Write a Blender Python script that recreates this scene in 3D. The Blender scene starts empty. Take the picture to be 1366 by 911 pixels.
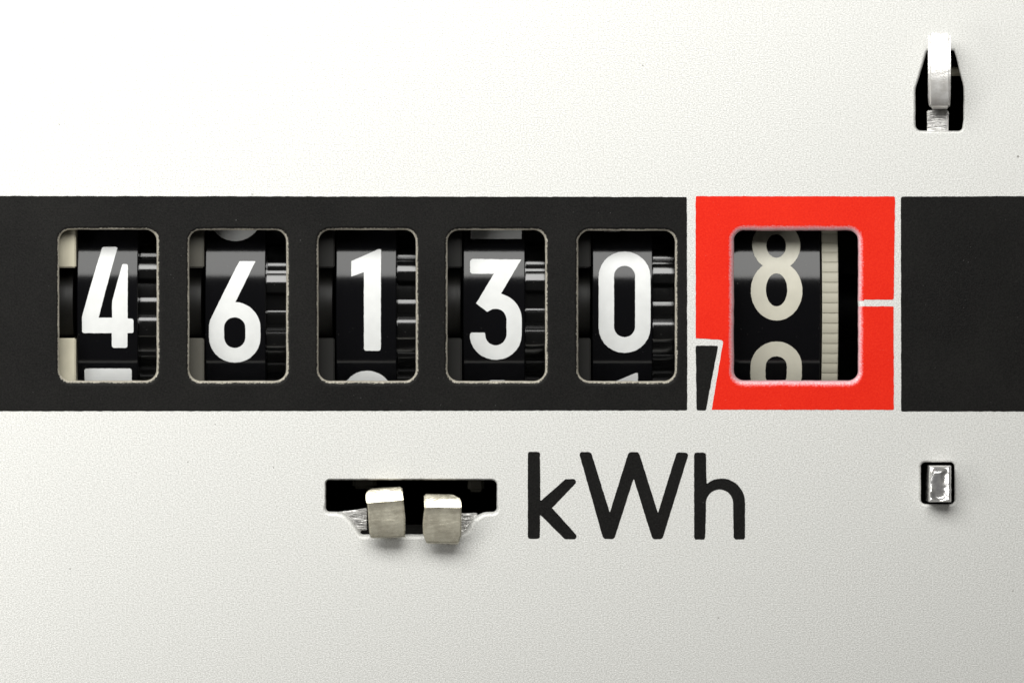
import bpy, bmesh, math, random
from mathutils import Vector, Matrix, noise
from mathutils.geometry import delaunay_2d_cdt
random.seed(7)
S = bpy.context.scene
COL = S.collection
# ------------------------------------------------------------------ camera, light, exposure
D = 80.0                                    # camera to plate; one unit = 100 photo pixels (about 2.5 mm)
cam = bpy.data.cameras.new('camera'); camo = bpy.data.objects.new('camera', cam); COL.objects.link(camo)
camo.location = (0, -D, 0); camo.rotation_euler = (math.radians(90), 0, 0)
cam.sensor_width = 36; cam.lens = 36*D/13.66; cam.clip_start = 1; cam.clip_end = 400
cam.dof.use_dof = True; cam.dof.focus_distance = D+0.12; cam.dof.aperture_fstop = 0.11
S.camera = camo
w = bpy.data.worlds.new('World'); S.world = w; w.use_nodes = True
w.node_tree.nodes['Background'].inputs[0].default_value = (1, .98, .95, 1)
w.node_tree.nodes['Background'].inputs[1].default_value = 0.05

def softbox(name, loc, target, sx, sy, power, col):
    l = bpy.data.lights.new(name, 'AREA'); l.shape = 'RECTANGLE'; l.size = sx; l.size_y = sy
    l.energy = power; l.color = col
    o = bpy.data.objects.new(name, l); COL.objects.link(o); o.location = loc
    d = Vector(target)-Vector(loc)
    o.rotation_euler = d.to_track_quat('-Z', 'Y').to_euler()
    return o
softbox('softbox', (-5.5, -23.9, 16.9), (-0.5, 0, 0.6), 34, 15.6, 13300, (1, .995, .97))
softbox('side_softbox', (-17.5, -13, -3), (-3, 0, -.5), 6, 10, 1350, (1, .99, .96))
S.view_settings.view_transform = 'Standard'; S.view_settings.look = 'None'
S.view_settings.exposure = 0.0; S.view_settings.gamma = 1.0

# ------------------------------------------------------------------ helpers
def W(px, py, d=0.0):
    k = (D+d)/D
    return Vector(((px-683)/100*k, d, (455.5-py)/100*k))

def link(name, me, mat=None, parent=None, kind=None):
    o = bpy.data.objects.new(name, me); COL.objects.link(o)
    if mat is not None and not me.materials: me.materials.append(mat)
    if parent is not None: o.parent = parent
    if kind: o['kind'] = kind
    return o

def thing(name, label, cat, loc=(0, 0, 0), group=None):
    o = bpy.data.objects.new(name, None); COL.objects.link(o); o.location = loc
    o.empty_display_size = .2
    o['label'] = label; o['category'] = cat
    if group: o['group'] = group
    return o

def rounded(pts, seg=6):
    """pts: (x, y[, r]) -> polyline with rounded corners"""
    out = []; n = len(pts)
    for i in range(n):
        p = Vector(pts[i][:2]); r = pts[i][2] if len(pts[i]) > 2 else 0
        a = Vector(pts[i-1][:2]); b = Vector(pts[(i+1) % n][:2])
        if r <= 0: out.append(p); continue
        u = (a-p).normalized(); v = (b-p).normalized()
        ang = math.acos(max(-1, min(1, u.dot(v))))
        if ang > math.pi-.05: out.append(p); continue
        t = r/math.tan(ang/2)
        t = min(t, (a-p).length*.499, (b-p).length*.499); rr = t*math.tan(ang/2)
        c = p+(u+v).normalized()*(rr/math.sin(ang/2))
        s = p+u*t-c; e = p+v*t-c
        a0 = math.atan2(s.y, s.x); a1 = math.atan2(e.y, e.x)
        da = (a1-a0+math.pi) % (2*math.pi)-math.pi
        k = max(2, int(abs(da)/(math.pi/2)*seg))
        for j in range(k+1):
            q = a0+da*j/k
            out.append(c+Vector((math.cos(q), math.sin(q)))*rr)
    return out

def arc(cx, cy, rx, ry, a0, a1, n=14):
    return [Vector((cx+rx*math.cos(math.radians(a0+(a1-a0)*i/n)), cy+ry*math.sin(math.radians(a0+(a1-a0)*i/n)))) for i in range(n+1)]

def dense(poly, step):
    out = []; n = len(poly)
    for i in range(n):
        a = poly[i]; b = poly[(i+1) % n]; L = (b-a).length
        if L < 1e-5: continue
        k = max(1, int(round(L/step)))
        for j in range(k): out.append(a.lerp(b, j/k))
    return out

def wobble(poly, amp, freq=.12, seed=0):
    out = []
    for p in poly:
        q = Vector((p.x*freq, p.y*freq, seed*3.7)); q2 = Vector((p.x*freq*4, p.y*freq*4, seed*9.1+5))
        out.append(Vector((p.x+amp*(noise.noise(q)+.5*noise.noise(q2)), p.y+amp*(noise.noise(q+Vector((31, 7, 0)))+.5*noise.noise(q2+Vector((11, 3, 0)))))))
    return out

def area(poly):
    return .5*sum(poly[i-1].x*poly[i].y-poly[i].x*poly[i-1].y for i in range(len(poly)))

def offset(poly, o, wf=None):
    """push outline outward by o"""
    s = 1 if area(poly) > 0 else -1
    n = len(poly); out = []
    for i in range(n):
        t = (poly[(i+1) % n]-poly[i-1])
        if t.length < 1e-6: out.append(poly[i].copy()); continue
        t.normalize(); out.append(poly[i]+Vector((t.y, -t.x))*o*s*(wf(poly[i], Vector((t.y, -t.x))*s) if wf else 1))
    return out

def uneven(p, n):
    """punched edges roll wider on the right and lower sides, and never quite evenly"""
    return (.74+.34*max(0, n.x*.8, n.y))*(1+.16*noise.noise(Vector((p.x*.06, p.y*.06, 4))))

def uneven_red(p, n): return (.86+.14*max(0, n.y))*(1+.1*noise.noise(Vector((p.x*.06, p.y*.06, 4))))

def inside(p, poly):
    c = False; n = len(poly); j = n-1
    for i in range(n):
        a = poly[i]; b = poly[j]
        if (a.y > p.y) != (b.y > p.y) and p.x < (b.x-a.x)*(p.y-a.y)/(b.y-a.y)+a.x: c = not c
        j = i
    return c

def fill(loops, extra=()):
    vs = []; es = []
    for lp in loops:
        b = len(vs); vs += [Vector((p.x, p.y)) for p in lp]
        es += [(b+i, b+(i+1) % len(lp)) for i in range(len(lp))]
    for a, b in extra:
        k = len(vs); vs += [Vector(a), Vector(b)]; es.append((k, k+1))
    r = delaunay_2d_cdt(vs, es, [], 1 if not extra else 0, 1e-6)
    V, F = r[0], r[2]; out = []
    for f in F:
        c = sum((V[i] for i in f), Vector((0, 0)))/len(f)
        if sum(inside(c, lp) for lp in loops) % 2: out.append(tuple(f))
    return V, out

def sheet(name, outer, holes, y, mat, parent, rim=None, smooth_rim=True, thickness=0.0, wall=True):
    """flat sheet at depth y (px outlines) with holes; rim = list of (offset px, depth) rings rolling into each hole"""
    me = bpy.data.meshes.new(name); verts = []; faces = []; wear = []; sm = []
    rim = rim or []
    loops = [outer]+[offset(h, rim[0][0], uneven) if rim else h for h in holes]
    V, F = fill(loops)
    for v in V: verts.append(W(v.x, v.y, y)); wear.append(0)
    def orient(f):
        a, b, c = (verts[i] for i in f[:3])
        return f if (b-a).cross(c-a).y < 0 else f[::-1]
    for f in F: faces.append(orient(f)); sm.append(False)
    for h in holes:
        if not rim: continue
        prev = None; n = len(h)
        for ri, (o, dep) in enumerate(rim):
            ring = offset(h, o, uneven); b = len(verts)
            for p in ring: verts.append(W(p.x, p.y, y+dep)); wear.append(ri/(len(rim)-1))
            if prev is not None:
                s = area(h) > 0
                for i in range(n):
                    j = (i+1) % n
                    f = (prev+i, prev+j, b+j, b+i)
                    faces.append(f if s else f[::-1]); sm.append(smooth_rim)
            prev = b
    if thickness:
        b = len(verts); n = len(outer)
        for p in outer: verts.append(W(p.x, p.y, y)); wear.append(0)
        for p in outer: verts.append(W(p.x, p.y, y+thickness)); wear.append(0)
        for i in range(n):
            j = (i+1) % n; faces.append((b+i, b+j, b+n+j, b+n+i)); sm.append(False)
    me.from_pydata(verts, [], faces)
    at = me.attributes.new('wear', 'FLOAT', 'POINT')
    at.data.foreach_set('value', wear)
    me.polygons.foreach_set('use_smooth', sm)
    me.update()
    return link(name, me, mat, parent)

def bm_obj(name, bm, mat, parent=None, smooth=False, angle=None, kind=None):
    me = bpy.data.meshes.new(name); bmesh.ops.recalc_face_normals(bm, faces=bm.faces); bm.to_mesh(me); bm.free()
    if smooth:
        for p in me.polygons: p.use_smooth = True
        me.set_sharp_from_angle(angle=math.radians(angle or 35))
    return link(name, me, mat, parent, kind)

# ------------------------------------------------------------------ materials
def mat(name):
    m = bpy.data.materials.new(name); m.use_nodes = True
    nt = m.node_tree; return m, nt, nt.nodes['Principled BSDF']
def N(nt, t, **k):
    n = nt.nodes.new(t)
    for a, b in k.items():
        if a.startswith('i_'): n.inputs[a[2:].replace('_', ' ')].default_value = b
        else: setattr(n, a, b)
    return n
def coords(nt, scale):
    tc = N(nt, 'ShaderNodeTexCoord'); mp = N(nt, 'ShaderNodeMapping'); mp.inputs['Scale'].default_value = scale
    nt.links.new(tc.outputs['Object'], mp.inputs[0]); return mp
def ramp(nt, src, stops):
    r = N(nt, 'ShaderNodeValToRGB'); e = r.color_ramp.elements
    while len(e) < len(stops): e.new(.5)
    for q, (p, c) in zip(e, stops):
        q.position = p; q.color = c if len(c) == 4 else (*c, 1)
    nt.links.new(src, r.inputs[0]); return r
def bump(nt, b, src, strength, dist, prev=None):
    n = N(nt, 'ShaderNodeBump'); n.inputs['Strength'].default_value = strength; n.inputs['Distance'].default_value = dist
    nt.links.new(src, n.inputs['Height'])
    if prev: nt.links.new(prev.outputs[0], n.inputs['Normal'])
    nt.links.new(n.outputs[0], b.inputs['Normal']); return n
def mix(nt, fac, a, b):
    m = N(nt, 'ShaderNodeMix', data_type='RGBA')
    if hasattr(fac, 'type'): nt.links.new(fac, m.inputs[0])
    else: m.inputs[0].default_value = fac
    for s, i in ((a, 6), (b, 7)):
        if isinstance(s, tuple): m.inputs[i].default_value = (*s, 1)
        else: nt.links.new(s, m.inputs[i])
    return m.outputs[2]
def math_(nt, op, a, b, clamp=False):
    m = N(nt, 'ShaderNodeMath', operation=op); m.use_clamp = clamp
    for s, i in ((a, 0), (b, 1)):
        if isinstance(s, (int, float)): m.inputs[i].default_value = s
        else: nt.links.new(s, m.inputs[i])
    return m.outputs[0]

def plate_grain(nt, b, strength=.5):
    mp = coords(nt, (48, 48, 64)); nz = N(nt, 'ShaderNodeTexNoise', i_Scale=1.0, i_Detail=3.0, i_Roughness=.6)
    nt.links.new(mp.outputs[0], nz.inputs['Vector'])
    b1 = bump(nt, b, nz.outputs[0], strength, .012)
    mp2 = coords(nt, (9, 9, 75)); nz2 = N(nt, 'ShaderNodeTexNoise', i_Scale=1.0, i_Detail=2.0)
    nt.links.new(mp2.outputs[0], nz2.inputs['Vector'])
    bump(nt, b, nz2.outputs[0], strength*.3, .006, b1)
    return nz, nz2

M = {}
m, nt, b = mat('silver_lacquer'); M['plate'] = m
nz, nz2 = plate_grain(nt, b, .42)
r = ramp(nt, nz.outputs[0], [(.37, (.60, .60, .57)), (.63, (.845, .845, .82))])
mpd = coords(nt, (1, 1, 1)); dn = N(nt, 'ShaderNodeTexNoise', i_Scale=14, i_Detail=0.0); nt.links.new(mpd.outputs[0], dn.inputs['Vector'])
dust = ramp(nt, dn.outputs[0], [(.905, (0, 0, 0)), (.915, (1, 1, 1))]).outputs[0]
nt.links.new(mix(nt, math_(nt, 'MULTIPLY', dust, .7), r.outputs[0], (.16, .15, .13)), b.inputs['Base Color'])
b.inputs['Metallic'].default_value = .25; b.inputs['Roughness'].default_value = .5

def ink(name, dark, light, rimcol, rimcol2, lo, hi, rough=.5):
    m, nt, b = mat(name)
    plate_grain(nt, b, .3)
    mp = coords(nt, (1, 1, 1))
    big = N(nt, 'ShaderNodeTexNoise', i_Scale=.9, i_Detail=4.0, i_Roughness=.6); nt.links.new(mp.outputs[0], big.inputs['Vector'])
    fine = N(nt, 'ShaderNodeTexNoise', i_Scale=42, i_Detail=3.0, i_Roughness=.7); nt.links.new(mp.outputs[0], fine.inputs['Vector'])
    f = math_(nt, 'ADD', math_(nt, 'MULTIPLY', big.outputs[0], .3), math_(nt, 'MULTIPLY', fine.outputs[0], .7))
    base = ramp(nt, f, [(.38, dark), (.64, light)]).outputs[0]
    vo = N(nt, 'ShaderNodeTexNoise', i_Scale=30, i_Detail=1.0); nt.links.new(mp.outputs[0], vo.inputs['Vector'])
    sp = ramp(nt, vo.outputs[0], [(.76, (0, 0, 0)), (.82, (1, 1, 1))]).outputs[0]
    base = mix(nt, math_(nt, 'MULTIPLY', sp, .5), base, tuple(min(1, c*3+.1) for c in light))
    at = N(nt, 'ShaderNodeAttribute', attribute_name='wear')
    rn = N(nt, 'ShaderNodeTexNoise', i_Scale=45, i_Detail=2.0, i_Roughness=.6); nt.links.new(mp.outputs[0], rn.inputs['Vector'])
    wf = math_(nt, 'ADD', at.outputs['Fac'], math_(nt, 'MULTIPLY', math_(nt, 'SUBTRACT', rn.outputs[0], .5), .5))
    mr = N(nt, 'ShaderNodeMapRange'); mr.inputs[1].default_value = lo; mr.inputs[2].default_value = hi
    nt.links.new(wf, mr.inputs[0])
    gate = math_(nt, 'MULTIPLY', mr.outputs[0], math_(nt, 'GREATER_THAN', at.outputs['Fac'], .01))
    rim = mix(nt, rn.outputs[0], rimcol, rimcol2)
    nt.links.new(mix(nt, gate, base, rim), b.inputs['Base Color'])
    b.inputs['Roughness'].default_value = rough; b.inputs['Specular IOR Level'].default_value = .1
    nt.links.new(math_(nt, 'MULTIPLY', gate, .5), b.inputs['Metallic'])
    return m
M['black_ink'] = ink('black_ink', (.0045, .0044, .0042), (.0135, .0130, .0120), (.34, .30, .23), (.88, .84, .73), .32, .56)
M['red_ink'] = ink('red_ink', (.76, .017, .006), (.86, .030, .010), (.86, .30, .36), (.90, .72, .72), .08, .55)

def plastic(name, col, rough=.2, spec=.5, streak=0.0, dust=0.0):
    m, nt, b = mat(name)
    b.inputs['Roughness'].default_value = rough; b.inputs['Specular IOR Level'].default_value = spec
    mp = coords(nt, (30, 3, 3)); nz = N(nt, 'ShaderNodeTexNoise', i_Scale=1.0, i_Detail=3.0); nt.links.new(mp.outputs[0], nz.inputs['Vector'])
    if streak:
        bump(nt, b, nz.outputs[0], streak, .01)
    rr = N(nt, 'ShaderNodeMapRange'); rr.inputs[3].default_value = rough*.8; rr.inputs[4].default_value = rough*1.25
    nt.links.new(nz.outputs[0], rr.inputs[0]); nt.links.new(rr.outputs[0], b.inputs['Roughness'])
    mp2 = coords(nt, (1, 1, 1)); n2 = N(nt, 'ShaderNodeTexNoise', i_Scale=24, i_Detail=1.0); nt.links.new(mp2.outputs[0], n2.inputs['Vector'])
    n3 = N(nt, 'ShaderNodeTexNoise', i_Scale=5, i_Detail=4.0); nt.links.new(mp2.outputs[0], n3.inputs['Vector'])
    c1 = mix(nt, n3.outputs[0], tuple(c*.88 for c in col), tuple(min(1, c*1.12) for c in col))
    d = ramp(nt, n2.outputs[0], [(.78, (0, 0, 0)), (.84, (1, 1, 1))]).outputs[0]
    nt.links.new(mix(nt, math_(nt, 'MULTIPLY', d, dust), c1, (.45, .43, .4)), b.inputs['Base Color'])
    return m
M['drum'] = plastic('black_gloss_plastic', (.0035, .0035, .0042), .095, .32, .05, .35)
M['gear'] = plastic('black_gear_plastic', (.004, .004, .004), .12, .8, .05, .2)
M['white'] = plastic('white_digit_paint', (.73, .74, .73), .35, .4, .05, 0)
M['cream_paint'] = plastic('cream_digit_paint', (.56, .54, .45), .4, .4, .05, 0)
M['cream'] = plastic('cream_plastic', (.46, .43, .33), .5, .3, 0, 0)
M['cream_gear'] = plastic('cream_gear_plastic', (.44, .42, .34), .5, .3, 0, 0)
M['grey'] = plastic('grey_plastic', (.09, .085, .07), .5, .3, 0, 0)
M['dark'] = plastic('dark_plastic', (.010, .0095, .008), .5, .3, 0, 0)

def metal(name, col, rough, metallic, stain, sc=(6, 6, 30), bs=.35):
    m, nt, b = mat(name)
    mp = coords(nt, sc); nz = N(nt, 'ShaderNodeTexNoise', i_Scale=1.0, i_Detail=5.0, i_Roughness=.65); nt.links.new(mp.outputs[0], nz.inputs['Vector'])
    bump(nt, b, nz.outputs[0], bs, .03)
    mp2 = coords(nt, (7, 7, 7)); n2 = N(nt, 'ShaderNodeTexNoise', i_Scale=1.0, i_Detail=5.0, i_Roughness=.7); nt.links.new(mp2.outputs[0], n2.inputs['Vector'])
    f = ramp(nt, n2.outputs[0], [(.38, (0, 0, 0)), (.62, (1, 1, 1))]).outputs[0]
    nt.links.new(mix(nt, f, stain, col), b.inputs['Base Color'])
    rr = N(nt, 'ShaderNodeMapRange'); rr.inputs[3].default_value = rough*.7; rr.inputs[4].default_value = rough*1.3
    nt.links.new(nz.outputs[0], rr.inputs[0]); nt.links.new(rr.outputs[0], b.inputs['Roughness'])
    b.inputs['Metallic'].default_value = metallic
    return m
M['steel'] = metal('worn_steel', (.80, .79, .76), .33, .85, (.45, .44, .43))
M['steel_dull'] = metal('dull_bent_steel', (.78, .74, .60), .27, .65, (.58, .54, .43), (5, 5, 22), .2)
M['steel_bright'] = metal('bright_bent_steel', (.88, .87, .85), .25, .5, (.66, .64, .61), (5, 5, 14), .12)
M['steel_end'] = metal('cut_steel_end', (.84, .83, .80), .22, .8, (.60, .59, .60), (3, 3, 30), .03)

# ------------------------------------------------------------------ setting: dark housing behind the plate
bm = bmesh.new()
bmesh.ops.create_cube(bm, size=1.0, matrix=Matrix.Translation((0, 4.3, 0)) @ Matrix.Diagonal((23.8, 8.2, 17.8, 1)))
bm.faces.ensure_lookup_table()
bmesh.ops.delete(bm, geom=[f for f in bm.faces if f.calc_center_median().y < .5], context='FACES')
for f in bm.faces: pass
hs = bm_obj('housing', bm, M['dark'], None, kind='structure')

# ------------------------------------------------------------------ face plate with its openings
def rrect(x0, y0, x1, y1, r):
    return [(x0, y0, r), (x1, y0, r), (x1, y1, r), (x0, y1, r)]
wins = [(79, 306.5, 209, 507.5), (252.5, 307.2, 381.8, 507.8), (425, 307, 554.6, 507.8), (597, 307.3, 727.2, 508), (771.3, 308, 900.3, 508.2)]
win_loops = [wobble(dense(rounded(rrect(*q, 15)), 2.5), .32, .07, i) for i, q in enumerate(wins)]
red_loop = wobble(dense(rounded(rrect(979, 307.8, 1144.6, 507.3, 13)), 2.5), .4, .07, 9)
slot = wobble(dense(rounded([(434.7, 640, 5), (662.7, 640, 7), (662.5, 682.3, 6), (645, 682.8, 22), (630, 690, 22), (622, 706, 14), (612, 712.3, 8),
        (482, 712.3, 5), (469, 693, 22), (458, 682.5, 18), (434.9, 682, 5)]), 1.6), .35, .12, 20)
bottle = wobble(dense(rounded([(1221.3, 170, 6), (1221.3, 119, 14), (1237, 68, 3), (1273, 68, 3), (1285.2, 116, 14), (1285.2, 160, 10), (1283, 174.8, 5), (1226, 174.8, 5)]), 1.6), .4, .12, 21)
lughole = wobble(dense(rounded(rrect(1228.4, 616.3, 1273.2, 672.2, 6)), 1.6), .3, .12, 22)

plate = thing('faceplate', 'silver grained meter faceplate printed with a black band, a red frame and kWh', 'faceplate', (0, 0, 0))
outer = [Vector(p) for p in ((-517, -444), (1883, -444), (1883, 1355), (-517, 1355))]
def roll(wd, dp, th, n=6):
    """rolled punched edge: quarter ellipse wd px wide and dp deep, then wall to th"""
    out = []
    for i in range(n+1):
        a = math.pi/2*i/n
        out.append((wd*(1-math.sin(a)), dp*(1-math.cos(a))))
    out.append((0.0, dp+(th-dp)*.5)); out.append((0.0, th)); return out
big_rim = roll(6.5, .06, .11); red_rim = roll(9.5, .055, .12); small_rim = roll(3.2, .035, .13); slot_rim = roll(7.0, .07, .12)
# plate: one sheet, all openings, each rim its own profile
def plate_mesh():
    me = bpy.data.meshes.new('plate_sheet'); verts = []; faces = []; sm = []
    hs = [(h, big_rim, uneven) for h in win_loops]+[(red_loop, red_rim, uneven_red), (slot, slot_rim, lambda p, n: .3+.7*max(0, min(1, (p.y-670)/16))), (bottle, small_rim, None), (lughole, small_rim, None)]
    V, F = fill([outer]+[offset(h, r[0][0], f) for h, r, f in hs])
    for v in V: verts.append(W(v.x, v.y, 0))
    for f in F:
        a, b, c = (verts[i] for i in f[:3])
        faces.append(f if (b-a).cross(c-a).y < 0 else f[::-1]); sm.append(False)
    for h, rim, wf in hs:
        prev = None; n = len(h); s = area(h) > 0
        for o, dep in rim:
            ring = offset(h, o, wf); b = len(verts)
            verts += [W(p.x, p.y, dep) for p in ring]
            if prev is not None:
                for i in range(n):
                    j = (i+1) % n; f = (prev+i, prev+j, b+j, b+i)
                    faces.append(f if s else f[::-1]); sm.append(True)
            prev = b
    # outer edge thickness
    b = len(verts)
    for p in outer: verts.append(W(p.x, p.y, 0))
    for p in outer: verts.append(W(p.x, p.y, .2))
    for i in range(4):
        j = (i+1) % 4; faces.append((b+i, b+j, b+4+j, b+4+i)); sm.append(False)
    me.from_pydata(verts, [], faces); me.polygons.foreach_set('use_smooth', sm); me.update()
    return me
link('plate_sheet', plate_mesh(), M['plate'], plate)

INK = -.004
def P(pts, step=2.5, amp=.45, seed=0, freq=.15): return wobble(dense(rounded(pts), step), amp, freq, seed)
ink_rim = [(o, d) for o, d in big_rim[:-2]]
ink_rim_red = [(o, d) for o, d in red_rim[:-2]]
band = sheet('black_band', P([(-300, 261.3), (300, 262), (916.3, 263, 1.5), (916.8, 547.3, 2), (300, 548.2), (-300, 548.6)], seed=1), win_loops, INK, M['black_ink'], plate, rim=ink_rim)
band['label'] = 'long black printed band around five windows'
band2 = sheet('black_band', P([(1201.6, 262.4, 3), (1700, 261), (1700, 549), (1202, 548.6, 2)], seed=2), [], INK, M['black_ink'], plate)
band2['label'] = 'black printed band end at the right'
comma = sheet('comma_mark', P([(928, 460.8, 2), (958, 461.2, 2), (941.5, 547.4, 2), (929.2, 547.3, 2)], seed=3), [], INK, M['black_ink'], plate)
# red frame: outer outline with the decimal notch; gap line splits it on the right (window joined to outline through the gap)
hole = red_loop
ro = offset(hole, ink_rim_red[0][0], uneven_red)
redpoly = P([(928, 261.8, 2), (1194, 262.3, 2), (1192.3, 399.8, 3), (1120, 399.6), (1120, 408.6), (1192, 408.6, 2), (1192.3, 546.6, 2), (949.3, 546.4, 1), (964.6, 456, 3), (962.5, 453.3, 2.5), (928, 451.2, 1)], seed=4)
def red_mesh():
    V, F = fill([redpoly, ro])
    verts = []; faces = []; wear = []; sm = []
    V2 = V
    for v in V: verts.append(W(v.x, v.y, INK)); wear.append(0)
    for f in F:
        c = sum((V[i] for i in f), Vector((0, 0)))/len(f)
        if inside(c, ro) : continue
        if 1110 < c.x < 1194 and 399.7 < c.y < 408.5: continue
        a, b_, c_ = (verts[i] for i in f[:3])
        faces.append(f if (b_-a).cross(c_-a).y < 0 else f[::-1]); sm.append(False)
    s = area(hole) > 0; prev = None; n = len(hole)
    for ri, (o, dep) in enumerate(ink_rim_red):
        ring = offset(hole, o, uneven_red); b = len(verts)
        for p in ring: verts.append(W(p.x, p.y, INK+dep)); wear.append(ri/(len(ink_rim_red)-1))
        if prev is not None:
            for i in range(n):
                j = (i+1) % n
                q = hole[i]
                if q.x > 1130 and 399.5 < q.y < 408.7: continue
                f = (prev+i, prev+j, b+j, b+i); faces.append(f if s else f[::-1]); sm.append(True)
        prev = b
    me = bpy.data.meshes.new('red_frame'); me.from_pydata(verts, [], faces)
    at = me.attributes.new('wear', 'FLOAT', 'POINT'); at.data.foreach_set('value', wear)
    me.polygons.foreach_set('use_smooth', sm); me.update(); return me
link('red_frame', red_mesh(), M['red_ink'], plate)

# letters k W h (zoom coordinates / 4.269 from 690, 590)
def zl(pts): return [(690+p[0]/4.269, 590+p[1]/4.269, *[q/4.269 for q in p[2:]]) for p in pts]
lk = P(zl([(60, 53, 14), (129, 53, 14), (132, 334, 4), (275, 208, 16), (356, 208, 16), (198, 372, 3), (358, 550, 16), (270, 550, 20), (130, 410, 3), (128, 548, 14), (60, 548, 14)]), 1.6, .3, 5)
lw = P(zl([(350, 54, 16), (420, 54, 20), (527, 400, 2), (634, 54, 22), (692, 54, 22), (801, 402, 2), (908, 56, 20), (978, 58, 16), (826, 550, 22), (770, 550, 22), (663, 205, 2), (552, 549, 22), (490, 549, 22)]), 1.6, .3, 6)
hp = [Vector((690+x/4.269, 590+y/4.269)) for x, y in [(1007, 72), (1012, 60), (1020, 57), (1062, 57), (1072, 62), (1075, 72), (1078, 231)]]
def zarc(cx, cy, rx, ry, a0, a1, n=14): return [Vector((690+v.x/4.269, 590+v.y/4.269)) for v in arc(cx, cy, rx, ry, a0, a1, n)]
hp += zarc(1163, 340, 134, 135, -128, 0)+[Vector((690+x/4.269, 590+y/4.269)) for x, y in [(1297, 540), (1290, 552), (1242, 552), (1232, 540), (1229, 350)]]
hp += zarc(1152, 345, 77, 78, 0, -180)+[Vector((690+x/4.269, 590+y/4.269)) for x, y in [(1070, 540), (1064, 552), (1014, 552), (1007, 540)]]
lh = wobble(dense(hp, 1.6), .3, .15, 8)
for nm, lp in (('k', lk), ('W', lw), ('h', lh)):
    o = sheet('letter', lp, [], INK, M['black_ink'], plate); o['label'] = 'black printed letter '+nm

# ------------------------------------------------------------------ number wheels
R = 2.63; DEP = .355; ZC = 410.0
Z = 3.959
def g(pts): return [(p[0]/Z, p[1]/Z, *[q/Z for q in p[2:]]) for p in pts]
def va(*a, **k): return [Vector((v.x/Z, v.y/Z)) for v in arc(*a, **k)]
def rr_(pts): return rounded(g(pts))
def G(ch):
    """digit outline(s): x about the digit centre, y down from the digit top, photo pixels"""
    if ch == '4':
        o = [rr_([(300, 0, 8), (382, 0, 8), (283, 380, 3), (355, 380, 2), (355, 290, 3), (408, 95, 8), (437, 95, 10), (437, 385, 3), (468, 385, 12), (468, 462, 10), (435, 462, 3), (435, 541, 12), (352, 541, 12), (352, 462, 3), (195, 462, 12), (195, 375, 5)])]; cx = 331
    elif ch == '6' or ch == '9':
        pts = g([(333, 0), (418, 0), (313, 219)]); lp = [Vector(p) for p in pts]
        lp += va(308.5, 356, 136.5, 137, -85, 0)+va(308.5, 407, 136.5, 136, 0, 180)+va(308.5, 356, 136.5, 137, 180, 200, n=4)
        hl = va(308.5, 355, 56.5, 56, 180, 360)+va(308.5, 407, 56.5, 56, 0, 180)
        o = [lp, hl]; cx = 308.5
        if ch == '9': o = [[Vector((2*cx/Z-p.x, 543/Z-p.y)) for p in l] for l in o]
    elif ch == '1':
        o = [rr_([(230, 66, 3), (375, 0, 4), (388, 0, 4), (387, 545, 14), (298, 545, 14), (298, 125, 3), (230, 150, 3)])]; cx = 316
    elif ch == '3':
        lp = [Vector(p) for p in g([(186, 12), (196, 0), (458, 3), (350, 185)])]
        lp += va(322, 323, 138, 138, -72, 0)+va(322, 402, 138, 138, 0, 172)+[Vector(p) for p in g([(186, 400), (193, 393), (262, 393), (266, 400)])]
        lp += va(322, 402, 57, 59, 172, 0)+va(322, 323, 57, 57, 0, -110)+[Vector(p) for p in g([(277, 282), (218, 238), (312, 80), (196, 80), (186, 72)])]
        o = [lp]; cx = 322
    elif ch == '2':
        lp = va(320, 137, 134, 137, 180, 360)+[Vector(p) for p in g([(454, 175), (420, 245), (300, 462), (450, 462), (460, 472), (460, 543), (188, 543), (188, 500), (355, 205), (372, 160)])]
        lp += va(320, 137, 55, 57, 0, -180)+[Vector(p) for p in g([(265, 180), (186, 180)])]
        o = [lp]; cx = 322
    elif ch == '5':
        lp = [Vector(p) for p in g([(195, 10), (203, 0), (438, 0), (446, 8), (446, 76), (438, 84), (275, 84), (275, 188), (322, 180)])]
        lp += va(322, 323, 136, 140, -85, 0)+va(322, 407, 136, 136, 0, 172)+[Vector(p) for p in g([(186, 400), (265, 400)])]
        lp += va(322, 407, 57, 57, 172, 0)+va(322, 320, 57, 57, 0, -90)+[Vector(p) for p in g([(265, 270), (195, 270)])]
        o = [lp]; cx = 322
    elif ch == '8':
        lp = va(308.5, 138, 128, 138, 126, 414, n=34)+va(308.5, 385, 137, 158, -58.7, 238.7, n=38)
        o = [lp, va(308.5, 142, 52, 66, 0, 360, n=28)[:-1], va(308.5, 380, 57, 88, 0, 360, n=28)[:-1]]; cx = 308.5
    elif ch == '7':
        o = [rr_([(186, 0, 10), (458, 0, 6), (458, 70, 8), (290, 543, 10), (200, 543, 10), (365, 82, 3), (186, 82, 10)])]; cx = 322
    else:
        o = [va(309.5, 137, 137.5, 137, 180, 360)+va(309.5, 406, 137.5, 137, 0, 180), va(309.5, 134, 56, 56, 180, 360)+va(309.5, 402, 56, 56, 0, 180)]; cx = 309.5
    return [[Vector((p.x-cx/Z, p.y)) for p in l] for l in o]

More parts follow.
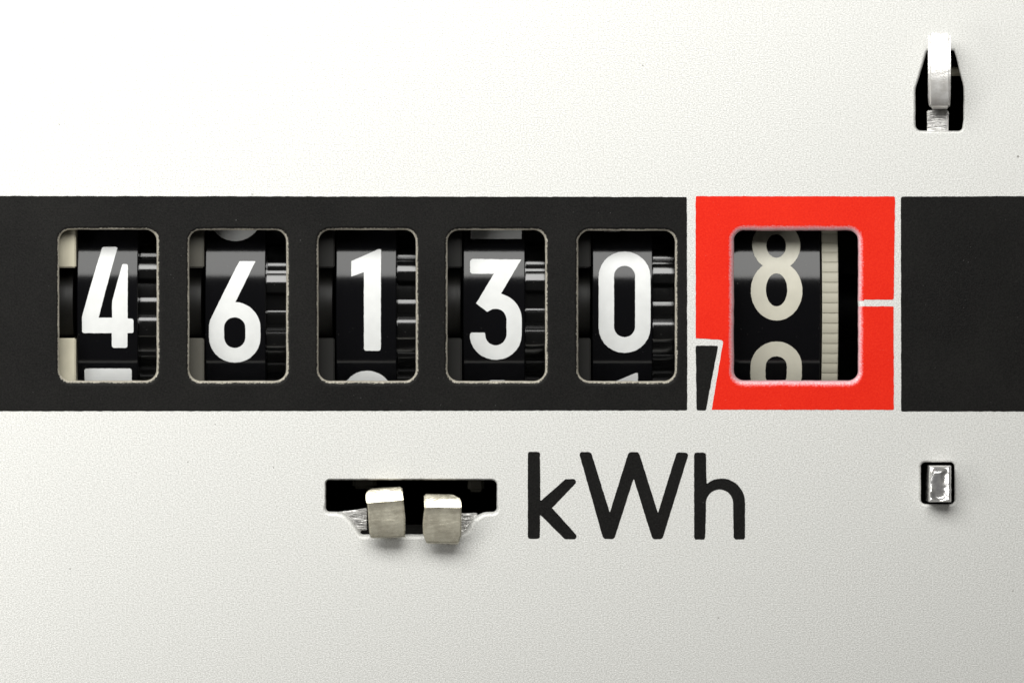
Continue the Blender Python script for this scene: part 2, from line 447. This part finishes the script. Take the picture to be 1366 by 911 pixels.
def digit(ch, xc, top_arc, matr, parent, seed):
    """curved print on the drum; xc local units, top_arc = arc position (px, down +) of its top"""
    loops = [wobble(dense(l, 2.0), .28, .2, seed+i) for i, l in enumerate(G(ch))]
    ex = [((-45, y), (45, y)) for y in range(2, 140, 5)]
    V, F = fill(loops, ex)
    me = bpy.data.meshes.new('digit'); vs = []
    for v in V:
        th = (top_arc+v.y)/100/R; r = R+.005
        vs.append((xc+v.x/100, -r*math.cos(th), -r*math.sin(th)))
    fs = []
    for f in F:
        a, b_, c = (Vector(vs[i]) for i in f[:3])
        fs.append(f if (b_-a).cross(c-a).y < 0 else f[::-1])
    me.from_pydata(vs, [], fs)
    for p in me.polygons: p.use_smooth = True
    o = link('digit', me, matr, parent); o['label'] = ('cream' if matr == M['cream_paint'] else 'white')+' printed figure '+ch
    return o

def lathe_x(prof, seg):
    """prof: list of (x, r) -> solid of revolution about x"""
    bm = bmesh.new(); rings = []
    for x, r in prof:
        rings.append([bm.verts.new((x, -r*math.cos(2*math.pi*i/seg), r*math.sin(2*math.pi*i/seg))) for i in range(seg)])
    for a, c in zip(rings, rings[1:]):
        for i in range(seg): bm.faces.new((a[i], a[(i+1) % seg], c[(i+1) % seg], c[i]))
    bm.faces.new(rings[0]); bm.faces.new(rings[-1][::-1]); return bm

def tooth_mesh(w_, r0, r1, half0, half1, half2, bev=.012):
    """gear tooth along x, centred at angle 0 (facing -y); rounded top"""
    bm = bmesh.new(); dr = (half1-half2)*.33; pr = [(-half0, r0), (-half1, r1-dr), (-half2, r1), (half2, r1), (half1, r1-dr), (half0, r0)]
    a = []; c = []
    for t, r in pr:
        z = t; y = -math.sqrt(max(r*r-t*t, 0)); a.append(bm.verts.new((0, y, z))); c.append(bm.verts.new((w_, y, z)))
    n = len(pr)
    for i in range(n-1): bm.faces.new((a[i], a[i+1], c[i+1], c[i]))
    bm.faces.new(a); bm.faces.new(c[::-1]); bm.faces.new((a[0], a[-1], c[-1], c[0]))
    me = bpy.data.meshes.new('tooth'); bmesh.ops.recalc_face_normals(bm, faces=bm.faces)
    bmesh.ops.bevel(bm, geom=[e for e in bm.edges], offset=bev, segments=2, affect='EDGES')
    bm.to_mesh(me); bm.free()
    for p in me.polygons: p.use_smooth = True
    me.set_sharp_from_angle(angle=math.radians(50))
    return me

axc = W(0, ZC, DEP+R)
kd = (D+DEP)/D
def cx_(px): return (px-683)/100*kd
gear_tooth = None
wheels = [  # drum x0, x1, digit centre, ytop, digits (prev, cur, next)
    (102.5, 183.8, 143.6, 330.6, '345', 'first number wheel showing a white 4 with a cream frame at its left', 'white figure 4'),
    (273.5, 354.3, 313.0, 349.8, '567', 'number wheel showing a white 6 in the second window', ''),
    (448.0, 529.0, 490.0, 333.6, '012', 'number wheel showing a white 1 in the third window', ''),
    (617.8, 700.5, 661.3, 346.8, '234', 'number wheel showing a white 3 in the fourth window', ''),
    (790.3, 870.8, 833.2, 336.8, '901', 'number wheel showing a white 0 in the fifth window, left of the red frame', '')]
for wi, (x0, x1, xc, yt, chs, lab, _) in enumerate(wheels):
    t = thing('number_wheel', lab, 'number wheel', (cx_(xc), axc.y, axc.z), 'black number wheels behind the black band')
    a, b_ = cx_(x0)-cx_(xc), cx_(x1)-cx_(xc)
    bm = lathe_x([(a, R-.5), (a, R-.012), (a+.012, R), (b_-.012, R), (b_, R-.012), (b_, R-.5)], 200)
    bm_obj('drum', bm, M['drum'], t, True, 30)
    ta = R*math.asin((yt-ZC)/100/R)*100
    for k, ch in enumerate(chs):
        digit(ch, 0.0, ta+(k-1)*2*math.pi*R*10, M['white'], t, wi*7+k)
    # gear ring to the right of the drum
    gw = .37
    bm = lathe_x([(b_-.01, 2.30), (b_+gw, 2.30)], 120)
    gr = bm_obj('gear_ring', bm, M['gear'], t, True, 30)
    if gear_tooth is None:
        gear_tooth = tooth_mesh(.36, 2.25, 2.545, .15, .13, .045, .009); gear_tooth.materials.append(M['gear'])
        rib_mesh = tooth_mesh(.30, 2.25, 2.32, .12, .10, .06); rib_mesh.materials.append(M['gear'])
    ph = ta/100/R+.42
    for k in range(20):
        th = (ph+k*math.pi/10+math.pi) % (2*math.pi)-math.pi
        if abs(th) > 1.0: continue
        o = link('tooth', gear_tooth, None, gr); o.location = (b_+.002, 0, 0); o.rotation_euler = (th, 0, 0)
        o = link('rib', rib_mesh, None, gr); o.location = (b_+.002, 0, 0); o.rotation_euler = (th+.19, 0, 0)

# decimal wheel at rest: cream figures, cream toothed rim
t = thing('decimal_wheel', 'wide number wheel with cream figures and cream toothed ring inside the red frame', 'number wheel', (cx_(1036), axc.y, axc.z))
a, b_ = cx_(972)-cx_(1036), cx_(1095)-cx_(1036)
bm_obj('drum', lathe_x([(a, R-.5), (a, R-.012), (a+.012, R), (b_-.012, R), (b_, R-.012), (b_, R-.5)], 200), M['drum'], t, True, 30)
ta = R*math.asin((457-ZC)/100/R)*100
for k, ch in enumerate('890'):
    digit(ch, 0.0, ta+(k-1)*2*math.pi*R*10, M['cream_paint'], t, 60+k)
c0 = cx_(1097)-cx_(1036)
rg = bm_obj('toothed_ring', lathe_x([(c0, 2.2), (c0, 2.604), (c0+.215, 2.604), (c0+.215, 2.2)], 200), M['cream_gear'], t, True, 30)
fine = tooth_mesh(.215, 2.56, 2.618, .064, .062, .055, .006); fine.materials.append(M['cream_gear'])
for k in range(-13, 14):
    th = k*2*math.pi/120+.01
    o = link('tooth', fine, None, rg); o.location = (c0+.0, 0, 0); o.rotation_euler = (th, 0, 0)

# frame pieces and bosses seen left of the drums
def slab(name, px0, px1, py0, py1, d0, d1, matr, parent, r=.03):
    bm = bmesh.new(); p = W(px0, py0, d0); q = W(px1, py1, d0)
    bmesh.ops.create_cube(bm, size=1, matrix=Matrix.Translation(((p.x+q.x)/2, (d0+d1)/2, (p.z+q.z)/2)) @ Matrix.Diagonal((q.x-p.x, d1-d0, p.z-q.z, 1)))
    bmesh.ops.bevel(bm, geom=bm.edges[:], offset=r, segments=3, affect='EDGES')
    return bm_obj(name, bm, matr, parent, True, 30)
labs = ['cream frame cheek with a dark round boss, left of the wheel showing 4', 'grey frame cheek with a dark boss, left of the wheel showing 6',
        'dark frame cheek seen at the left inside the middle one of the five windows', 'dark frame cheek seen at the left inside the fourth window', 'dark frame cheek seen inside the window nearest the red frame']
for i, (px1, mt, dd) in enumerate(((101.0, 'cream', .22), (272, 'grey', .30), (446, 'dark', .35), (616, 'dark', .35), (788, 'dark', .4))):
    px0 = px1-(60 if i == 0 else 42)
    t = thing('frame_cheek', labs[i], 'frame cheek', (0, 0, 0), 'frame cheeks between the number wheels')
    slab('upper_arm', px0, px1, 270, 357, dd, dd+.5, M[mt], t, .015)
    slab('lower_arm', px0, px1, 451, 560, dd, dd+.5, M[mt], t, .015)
    c = W(px0, 404, dd+.72)
    bm = lathe_x([(c.x, .5), (c.x+.60 if i == 0 else c.x+.41, .5)], 64)
    bmesh.ops.translate(bm, verts=bm.verts, vec=(0, c.y, c.z))
    bm_obj('boss', bm, M['dark'], t, True, 30)
# axle through all wheels
bm = lathe_x([(-8.0, .45), (8.0, .45)], 48); bmesh.ops.translate(bm, verts=bm.verts, vec=(0, axc.y, axc.z))
ax = bm_obj('axle', bm, M['dark'], None, True, 30); ax['label'] = 'dark axle running behind the windows through all the number wheels'; ax['category'] = 'axle'

# ------------------------------------------------------------------ bent metal lugs
def swept(name, path, halfw, matr, parent, thick=.1, skew=(0, 0), bev=.02, xoff=None):
    """strip swept along path [(py, depth)], outline in x given per point; thick measured inwards (away from the camera)"""
    bm = bmesh.new(); rows = []
    n = len(path)
    pts = [W(0, p[0], p[1]) for p in path]
    for i, (py, d) in enumerate(path):
        a = pts[max(0, i-1)]; c = pts[min(n-1, i+1)]; tg = (c-a); tg.x = 0; tg.normalize()
        nr = Vector((0, -tg.z, tg.y))
        if nr.y > 0 and abs(nr.y) > .05: nr = -nr
        p = pts[i]; l, r = halfw[i] if isinstance(halfw, list) else halfw
        L = W(l, py, d); Rr = W(r, py, d); sl = skew[0]*(i/(n-1)); 
        row = []
        for q in (L, Rr):
            row.append(bm.verts.new((q.x, q.y, q.z)))
        for q in (Rr, L):
            row.append(bm.verts.new((q.x, q.y-nr.y*thick, q.z-nr.z*thick)))
        rows.append(row)
    for a, c in zip(rows, rows[1:]):
        for i in range(4): bm.faces.new((a[i], a[(i+1) % 4], c[(i+1) % 4], c[i]))
    bm.faces.new(rows[0]); bm.faces.new(rows[-1][::-1])
    bmesh.ops.recalc_face_normals(bm, faces=bm.faces)
    es = [e for e in bm.edges if len(e.link_faces) == 2 and e.calc_face_angle(0) > math.radians(50)]
    if bev: bmesh.ops.bevel(bm, geom=es, offset=bev, segments=3, affect='EDGES')
    return bm_obj(name, bm, matr, parent, True, 40)

def prism(name, front, d0, d1, matr, parent, bev=.02, disp=0.0, back=None):
    """front outline (px at depth d0) extruded back to depth d1"""
    bm = bmesh.new(); fr = [bm.verts.new(W(p[0], p[1], p[2] if len(p) > 2 else d0)) for p in front]
    bk = [bm.verts.new(W(p[0], p[1], d1)) for p in (back or front)]; n = len(fr)
    bm.faces.new(fr); bm.faces.new(bk[::-1])
    for i in range(n): bm.faces.new((fr[i], fr[(i+1) % n], bk[(i+1) % n], bk[i]))
    bmesh.ops.recalc_face_normals(bm, faces=bm.faces)
    if bev: bmesh.ops.bevel(bm, geom=bm.edges[:], offset=bev, segments=3, affect='EDGES')
    return bm_obj(name, bm, matr, parent, True, 40)

def drooped(name, rows, thick, mat_top, mat_front, parent):
    """lug whose upper face slopes to the camera and whose front hangs down; rows = (xl, yl, xr, yr, depth) from back to tip"""
    bm = bmesh.new(); R_ = []; NX = 8
    n = len(rows)
    for (xl, yl, xr, yr, d) in rows:
        R_.append([bm.verts.new(W(xl+(xr-xl)*i/NX, yl+(yr-yl)*i/NX, d)) for i in range(NX+1)])
    inner = []
    for k, (xl, yl, xr, yr, d) in enumerate(rows):
        # inner side: moved down near the root and back near the tip
        f = k/(n-1)
        dy = 1-min(1, f*2.2); inner.append([bm.verts.new(W(xl+(xr-xl)*i/NX, yl+(yr-yl)*i/NX+thick*100*dy*1.2, d+thick*(1-dy)+.02)) for i in range(NX+1)])
    for A, B in ((R_, False), (inner, True)):
        for a, c in zip(A, A[1:]):
            for i in range(NX):
                f = (a[i], a[i+1], c[i+1], c[i]); bm.faces.new(f)
    for k in range(n-1):
        for i in (0, NX): bm.faces.new((R_[k][i], R_[k+1][i], inner[k+1][i], inner[k][i]))
    for k in (0, n-1):
        for i in range(NX): bm.faces.new((R_[k][i], R_[k][i+1], inner[k][i+1], inner[k][i]))
    bmesh.ops.recalc_face_normals(bm, faces=bm.faces)
    es = [e for e in bm.edges if len(e.link_faces) == 2 and e.calc_face_angle(0) > math.radians(55)]
    bmesh.ops.bevel(bm, geom=es, offset=.018, segments=3, affect='EDGES')
    for v in bm.verts:
        q = v.co*9; v.co += Vector((0, 1, .6))*noise.noise(q*.5)*.014
    me = bpy.data.meshes.new(name); bmesh.ops.recalc_face_normals(bm, faces=bm.faces); bm.to_mesh(me); bm.free()
    for p in me.polygons: p.use_smooth = True
    me.set_sharp_from_angle(angle=math.radians(40))
    return link(name, me, mat_front, parent)

def z3(x, y): return (420+x/5.254, 620+y/5.254)
GL = 'bent metal lugs in the wide slot'
t = thing('metal_lug', 'left bent metal lug in the wide slot, taller one with a slanted top', 'metal lug', tuple(W(514, 700, 0)), GL)
def local(o, t):
    for v in o.data.vertices: v.co -= t.location
    return o
def rowz(xl, yl, xr, yr, d): return (*z3(xl, yl), *z3(xr, yr), d)
o = drooped('bent_tab', [rowz(398, 162, 608, 153, .16), rowz(385, 166, 609, 154, -.15), rowz(366, 178, 611, 156, -.285), rowz(355, 205, 613, 180, -.315), rowz(358, 240, 617, 222, -.345), rowz(366, 266, 621, 247, -.365),
    rowz(368, 282, 622, 263, -.352), rowz(372, 330, 626, 300, -.345), rowz(376, 400, 633, 372, -.352), rowz(381, 470, 634, 455, -.345), rowz(390, 508, 633, 498, -.32), rowz(396, 516, 632, 506, -.26)], .13, None, M['steel_dull'], t); local(o, t)
o = prism('root', [z3(165, 327), z3(260, 318), z3(365, 300), z3(365, 458), z3(325, 458), z3(300, 500), z3(225, 440), z3(180, 360)], .125, .3, M['steel'], t, .008); local(o, t)
t = thing('metal_lug', 'right bent metal lug in the wide slot, squarer one nearer the kWh lettering', 'metal lug', tuple(W(590, 700, 0)), GL)
o = drooped('bent_tab', [rowz(768, 203, 950, 203, .16), rowz(767, 204, 970, 206, -.15), rowz(766, 208, 992, 214, -.27), rowz(766, 230, 1015, 228, -.30), rowz(767, 266, 1025, 262, -.33), rowz(768, 296, 1027, 300, -.355),
    rowz(767, 312, 1027, 316, -.342), rowz(762, 345, 1027, 350, -.335), rowz(756, 410, 1027, 420, -.342), rowz(758, 480, 1026, 495, -.335), rowz(778, 540, 1008, 546, -.31), rowz(786, 549, 1000, 556, -.25)], .13, None, M['steel_dull'], t); local(o, t)
o = prism('root', [z3(1015, 338), z3(1140, 335), z3(1130, 400), z3(1080, 480), z3(1045, 500), z3(1015, 480)], .125, .3, M['steel'], t, .008); local(o, t)

# lower right lug: square bar pointing at the camera
t = thing('metal_lug', 'short square metal lug filling the small opening at lower right', 'metal lug', tuple(W(1254, 645, 0)))
def z4(x, y, d=0): return (1200+x/8.28, 590+y/8.28, d)
sp = rounded([(372, 300, 20), (430, 310, 10), (520, 296, 8), (470, 350, 10), (480, 480, 10), (540, 495, 4), (485, 520, 8), (505, 610, 20), (440, 640, 30), (370, 620, 20), (355, 400, 20)])  # outline of the dark reflection, shaped into the end of the bar
def bar_mesh():
    """end of the bar: worn face, its middle flattened so that it mirrors the dark surroundings; sides run back into the opening"""
    bm = bmesh.new(); NX, NY = 34, 54; g_ = []; dep = []
    for j in range(NY+1):
        row = []
        for i in range(NX+1):
            u, v = i/NX, j/NY; x = 324+246*u; y = 256+402*v
            d = -.20-.105*v+.004*noise.noise(Vector((x*.015, y*.02, 1)))
            if inside(Vector((x+14*noise.noise(Vector((x, y, 0))*.05), y+16*noise.noise(Vector((x, y, 5))*.04))), sp):
                d = -.255-.004*v+.0012*noise.noise(Vector((x*.02, y*.09, 2)))
            row.append(d)
        dep.append(row)
    for _ in range(5):
        dep = [[sum(dep[min(NY, max(0, j+a))][min(NX, max(0, i+b))] for a in (-1, 0, 1) for b in (-1, 0, 1))/9 for i in range(NX+1)] for j in range(NY+1)]
    for j in range(NY+1):
        row = []
        for i in range(NX+1):
            u, v = i/NX, j/NY; x = 324+246*u; y = 256+402*v; d = dep[j][i]
            e = min(u*246, (1-u)*246, v*402, (1-v)*402)
            if e < 22: d += .05*(1-e/22)**2
            x += 4*noise.noise(Vector((0, y*.02, 3)))
            row.append(bm.verts.new(W(*z4(x, y)[:2], d)))
        g_.append(row)
    for j in range(NY):
        for i in range(NX): bm.faces.new((g_[j][i], g_[j][i+1], g_[j+1][i+1], g_[j+1][i]))
    lp = g_[0]+[g_[j][NX] for j in range(1, NY+1)]+g_[NY][-2::-1]+[g_[j][0] for j in range(NY-1, 0, -1)]
    bk = [bm.verts.new((v.co.x, .5, v.co.z)) for v in lp]; n = len(lp)
    for i in range(n): bm.faces.new((lp[i], lp[(i+1) % n], bk[(i+1) % n], bk[i]))
    bm.faces.new(bk)
    return bm
o = bm_obj('lug_bar', bar_mesh(), M['steel_end'], t, True, 40); local(o, t)
# upper right hook
t = thing('metal_lug', 'curled metal lug rising out of the bottle shaped opening at upper right', 'metal lug', tuple(W(1252, 175, 0)))
def z5(y): return 20+y/5.06
hk = [(z5(641), .0), (z5(632), -.26), (z5(610), -.37), (z5(560), -.43), (z5(500), -.452), (z5(420), -.455), (z5(340), -.446), (z5(280), -.430), (z5(235), -.408), (z5(190), -.378), (z5(155), -.352), (z5(130), -.334), (z5(118), -.325)]
hw = []
for i, (py, d) in enumerate(hk):
    f = i/(len(hk)-1)
    l = 1238.5+ (2.5*(1-f*5) if f < .2 else 0); r = 1266.5+1.7*min(1, f*4)
    if f > .85: l += (f-.85)*10; r -= (f-.85)*6
    hw.append((l, r))
o = swept('curled_tab', hk, hw, M['steel_bright'], t, .1, bev=.03); local(o, t)
o = prism('root', [(1236.5, z5(645)), (1265.5, z5(645)), (1265, z5(800)), (1237, z5(800))], .06, .3, M['steel'], t, .012); local(o, t)

# dim bracket parts seen deep behind the slot
t = thing('inner_bracket', 'dim grey bracket pieces deep behind the wide slot and the bottle shaped opening', 'bracket', (0, 0, 0))
slab('bracket_arm', 470, 502, 560, 652, .9, 1.1, M['grey'], t, .04)
slab('bracket_arm', 624, 646, 560, 656, .9, 1.1, M['grey'], t, .04)
slab('bracket_arm', 1262, 1300, 90, 101, .7, .9, M['cream'], t, .02)
slab('bracket_rail', 425, 680, 700, 745, 1.0, 1.2, M['dark'], t, .03)
